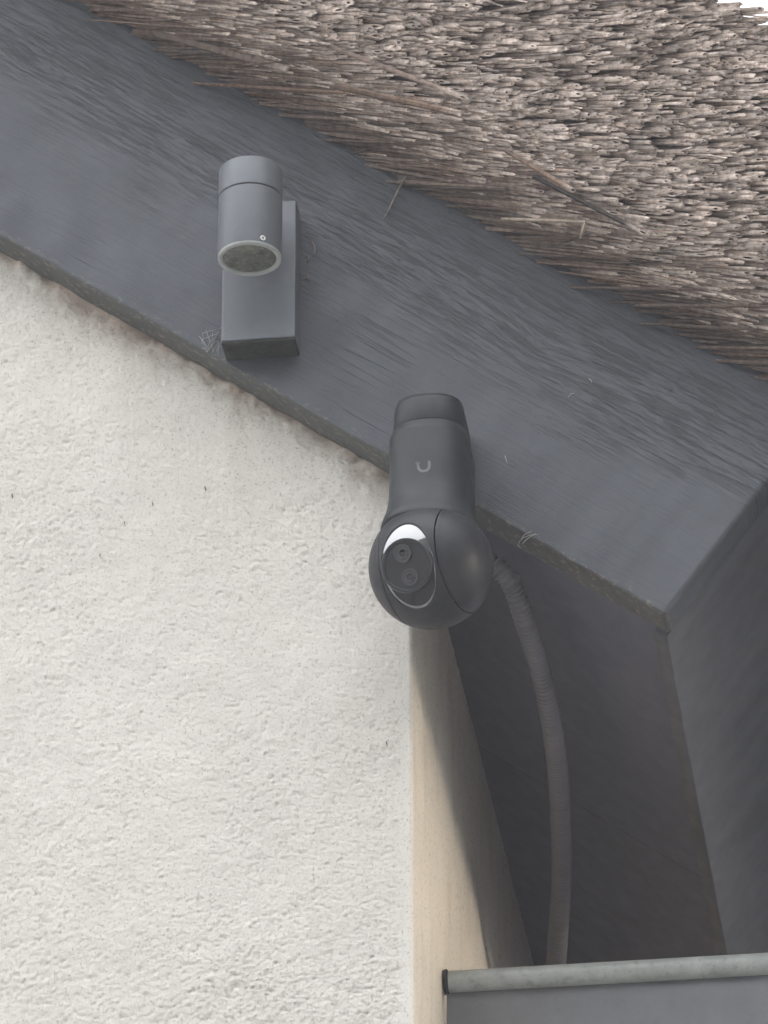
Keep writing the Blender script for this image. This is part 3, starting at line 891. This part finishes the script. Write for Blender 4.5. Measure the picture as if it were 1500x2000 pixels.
# ------------------------------------------------------------------ corrugated conduit
def conduit():
    ctl = [tuple(at(*q)) for q in ((930, 1085, 0.0515), (968, 1105, 0.0515), (1000, 1142, 0.066), (1024, 1210, 0.100), (1050, 1290, 0.160), (1075, 1400, 0.235), (1089, 1500, 0.330), (1095, 1600, 0.420), (1097, 1700, 0.505), (1092, 1800, 0.585), (1085, 1890, 0.650), (1077, 1960, 0.705))]
    P = np.array(ctl); d = np.concatenate([[0], np.cumsum(np.linalg.norm(np.diff(P, axis=0), axis=1))])
    # Catmull-Rom resample
    L = d[-1]; step = 0.00055; s = np.arange(0, L, step)
    out = []
    for q in s:
        i = min(np.searchsorted(d, q, 'right')-1, len(P)-2); t = (q-d[i])/(d[i+1]-d[i])
        p0, p1, p2, p3 = P[max(i-1, 0)], P[i], P[i+1], P[min(i+2, len(P)-1)]
        out.append(0.5*((2*p1) + (-p0+p2)*t + (2*p0-5*p1+4*p2-p3)*t*t + (-p0+3*p1-3*p2+p3)*t**3))
    rad = [0.0100 - 0.0013 + 0.0013*math.cos(2*math.pi*q/0.0052) for q in s]
    v, f = tube(out, rad, 18)
    o = mesh_obj('conduit', v, f, M_conduit)
    tag(o, 'grey corrugated cable conduit running down from the camera behind the gutter bead', 'conduit')
conduit()

# ------------------------------------------------------------------ gutter of the lean-to
gut = thing('gutter', 'weathered zinc box gutter with a round rolled front edge against the cream wall', 'gutter', (0.8, 0.35, 3.80))
GY, GZ, GR = 0.270, 4.0100, 0.0101
v, f = lathe([(GR-0.0012, 0.0), (GR, 0.0006), (GR, 0.0075), (GR+0.0002, 0.0082), (GR, 0.0090), (GR, 2.6)], 40, (WX+0.0035, GY, GZ), (1, 0, 0))
mesh_obj('bead', v, f, M_zinc, gut, sharp=40)
v, f = box_vf(WX+0.0012, WX+2.6, GY+0.0040, GY+0.0055, 3.84, GZ-GR+0.004)
mesh_obj('front_sheet', v, f, M_sheet, gut, smooth=False)
v, f = box_vf(WX+0.0012, WX+2.6, GY+0.0057, GY+0.13, 3.8400, 3.8415)
mesh_obj('bottom_sheet', v, f, M_sheet, gut, smooth=False)
v, f = box_vf(WX+0.0012, WX+2.6, GY+0.1305, GY+0.132, 3.84, 4.03)
mesh_obj('back_sheet', v, f, M_sheet, gut, smooth=False)
# torn black sealant at the end of the bead
rings = []
for k, x in enumerate((WX-0.0004, WX+0.0012, WX+0.0030)):
    ring = []
    for j in range(20):
        a = 2*math.pi*j/20
        rr = (GR+0.0006)*(1 + (0.16*rng.uniform(-1, 1) if k == 0 else 0.05*rng.uniform(-1, 1)))
        ring.append((x, GY + rr*math.cos(a), GZ + rr*math.sin(a)*1.05 + 0.0004))
    rings.append(ring)
v, f = loft(rings)
mesh_obj('end_seal', v, f, M_camdark, gut, smooth=False)
# wall and low roof of the lean-to that the gutter serves
ext = thing('lean_to', 'dark clad lean-to under the zinc gutter', 'lean-to', (1.3, 0.42, 0))
v, f = box_vf(WX+0.004, WX+2.6, GY+0.133, GY+0.18, 0, 3.99)
mesh_obj('wall', v, f, M_soffit, ext, smooth=False)
mesh_obj('roof', [(WX+0.004, GY+0.134, 4.0), (WX+2.6, GY+0.134, 4.0), (WX+2.6, 2.4, 4.09), (WX+0.004, 2.4, 4.09), (WX+0.004, GY+0.134, 3.99), (WX+2.6, GY+0.134, 3.99), (WX+2.6, 2.4, 4.08), (WX+0.004, 2.4, 4.08)],
         [(0, 1, 2, 3), (4, 7, 6, 5), (0, 4, 5, 1), (1, 5, 6, 2), (2, 6, 7, 3), (3, 7, 4, 0)], M_sheet, ext, smooth=False)

# ------------------------------------------------------------------ small loose bits
pts = [at(792, 345, -0.012), at(783, 362, -0.008), at(768, 392, -0.004), at(757, 415, -0.0022), at(748, 428, -0.0018)]
v, f = tube(pts, [0.0010, 0.0013, 0.0012, 0.0008, 0.0003], 6)
o = mesh_obj('straw', v, f, M_reed, cols=np.full((len(v), 3), (0.22, 0.20, 0.17)))
tag(o, 'thin broken straw dangling from the thatch over the grain right of the lamp', 'straw')
v, f = tube([at(484, 149, -0.012), at(478, 160, -0.010), at(474, 170, -0.008)], [0.0004, 0.0009, 0.0004], 6)
o = mesh_obj('straw', v, f, M_reed, cols=np.full((len(v), 3), (0.34, 0.28, 0.22)))
tag(o, 'tiny pale straw sliver hanging at the thatch edge above the lamp', 'straw')

def strands(name, label, cat, lines, mat, r=0.0004):
    V, F = [], []
    for ln in lines:
        V, F = join((V, F), tube(ln, r, 5))
    o = mesh_obj(name, V, F, mat); tag(o, label, cat)
    return o
strands('cobweb', 'scraps of white cobweb beside the lower left corner of the lamp plate', 'cobweb',
        [[at(394, 662, -0.001), at(395, 672, -0.0012)], [at(397, 680, -0.001), at(404, 683, -0.0012), at(410, 677, -0.001)], [at(410, 655, -0.001), at(420, 654, -0.002), at(427, 648, -0.001)],
         [at(428, 676, -0.003), at(432, 677, -0.003)]] + [[at(386+44*rng.uniform(0, 1), 640+55*rng.uniform(0, 1), -0.0006), at(392+36*rng.uniform(0, 1), 645+45*rng.uniform(0, 1), -0.0016), at(400+34*rng.uniform(0, 1), 640+55*rng.uniform(0, 1), -0.0006)] for _ in range(9)], M_web, 0.00024)
strands('insect_nest', 'curved brown trace of an insect nest on the board just right of the spotlight plate', 'insect nest',
        [[at(609, 470, -0.0008), at(614, 480, -0.0012), at(615, 492, -0.0012), at(611, 500, -0.0008)], [at(594, 545, -0.0008), at(600, 540, -0.0018), at(604, 548, -0.0010)], [at(598, 500, -0.0006), at(604, 506, -0.001), at(600, 512, -0.0006)]],
        painted('nest_mud', (0.24, 0.19, 0.16), 0.9, 0.3, 0.5, 200, 0.1), 0.0007)
strands('cobweb', 'wisp of cobweb with a curled end on the board edge right of the security camera', 'cobweb',
        [[at(1050, 1044, -0.0008), at(1036, 1045, -0.0012), at(1022, 1050, -0.0015), at(1014, 1058, -0.001), at(1012, 1066, -0.001), at(1018, 1070, -0.001)], [at(1046, 1042, -0.0008), at(1030, 1052, -0.0016), at(1020, 1062, -0.001)], [at(1038, 1038, -0.0006), at(1024, 1044, -0.001), at(1018, 1052, -0.001)]], M_web, 0.00022)
strands('cobweb', 'white paint-like wisp of cobweb beside the knot of the bargeboard', 'cobweb',
        [[at(1150, 740, -0.0008), at(1155, 743, -0.0012), at(1156, 748, -0.0008)], [at(1110, 776, -0.0008), at(1116, 769, -0.001), at(1122, 768, -0.0008)], [at(986, 890, -0.0008), at(989, 900, -0.001), at(992, 908, -0.0008)]], M_web, 0.0004)
V, F = [], []
for (x, y, s) in ((401, 955, 1.0), (298, 985, 0.8), (24, 969, 1.0), (243, 1021, 0.6), (195, 1085, 0.6), (755, 1452, 0.8)):
    c = at(x, y, WY-0.0012)
    V, F = join((V, F), tube([c+Vector((-0.0006, 0, 0.003))*s, c+Vector((0, -0.0008, 0.0008))*s, c+Vector((0.0005, 0, -0.0022))*s], [0.0002, 0.0007*s, 0.0003], 6))
fl = mesh_obj('dirt_fleck', V, F, M_fleck, house)
fl['kind'] = 'stuff'
for o in SC.objects:
    if '_mw' in o: del o['_mw']
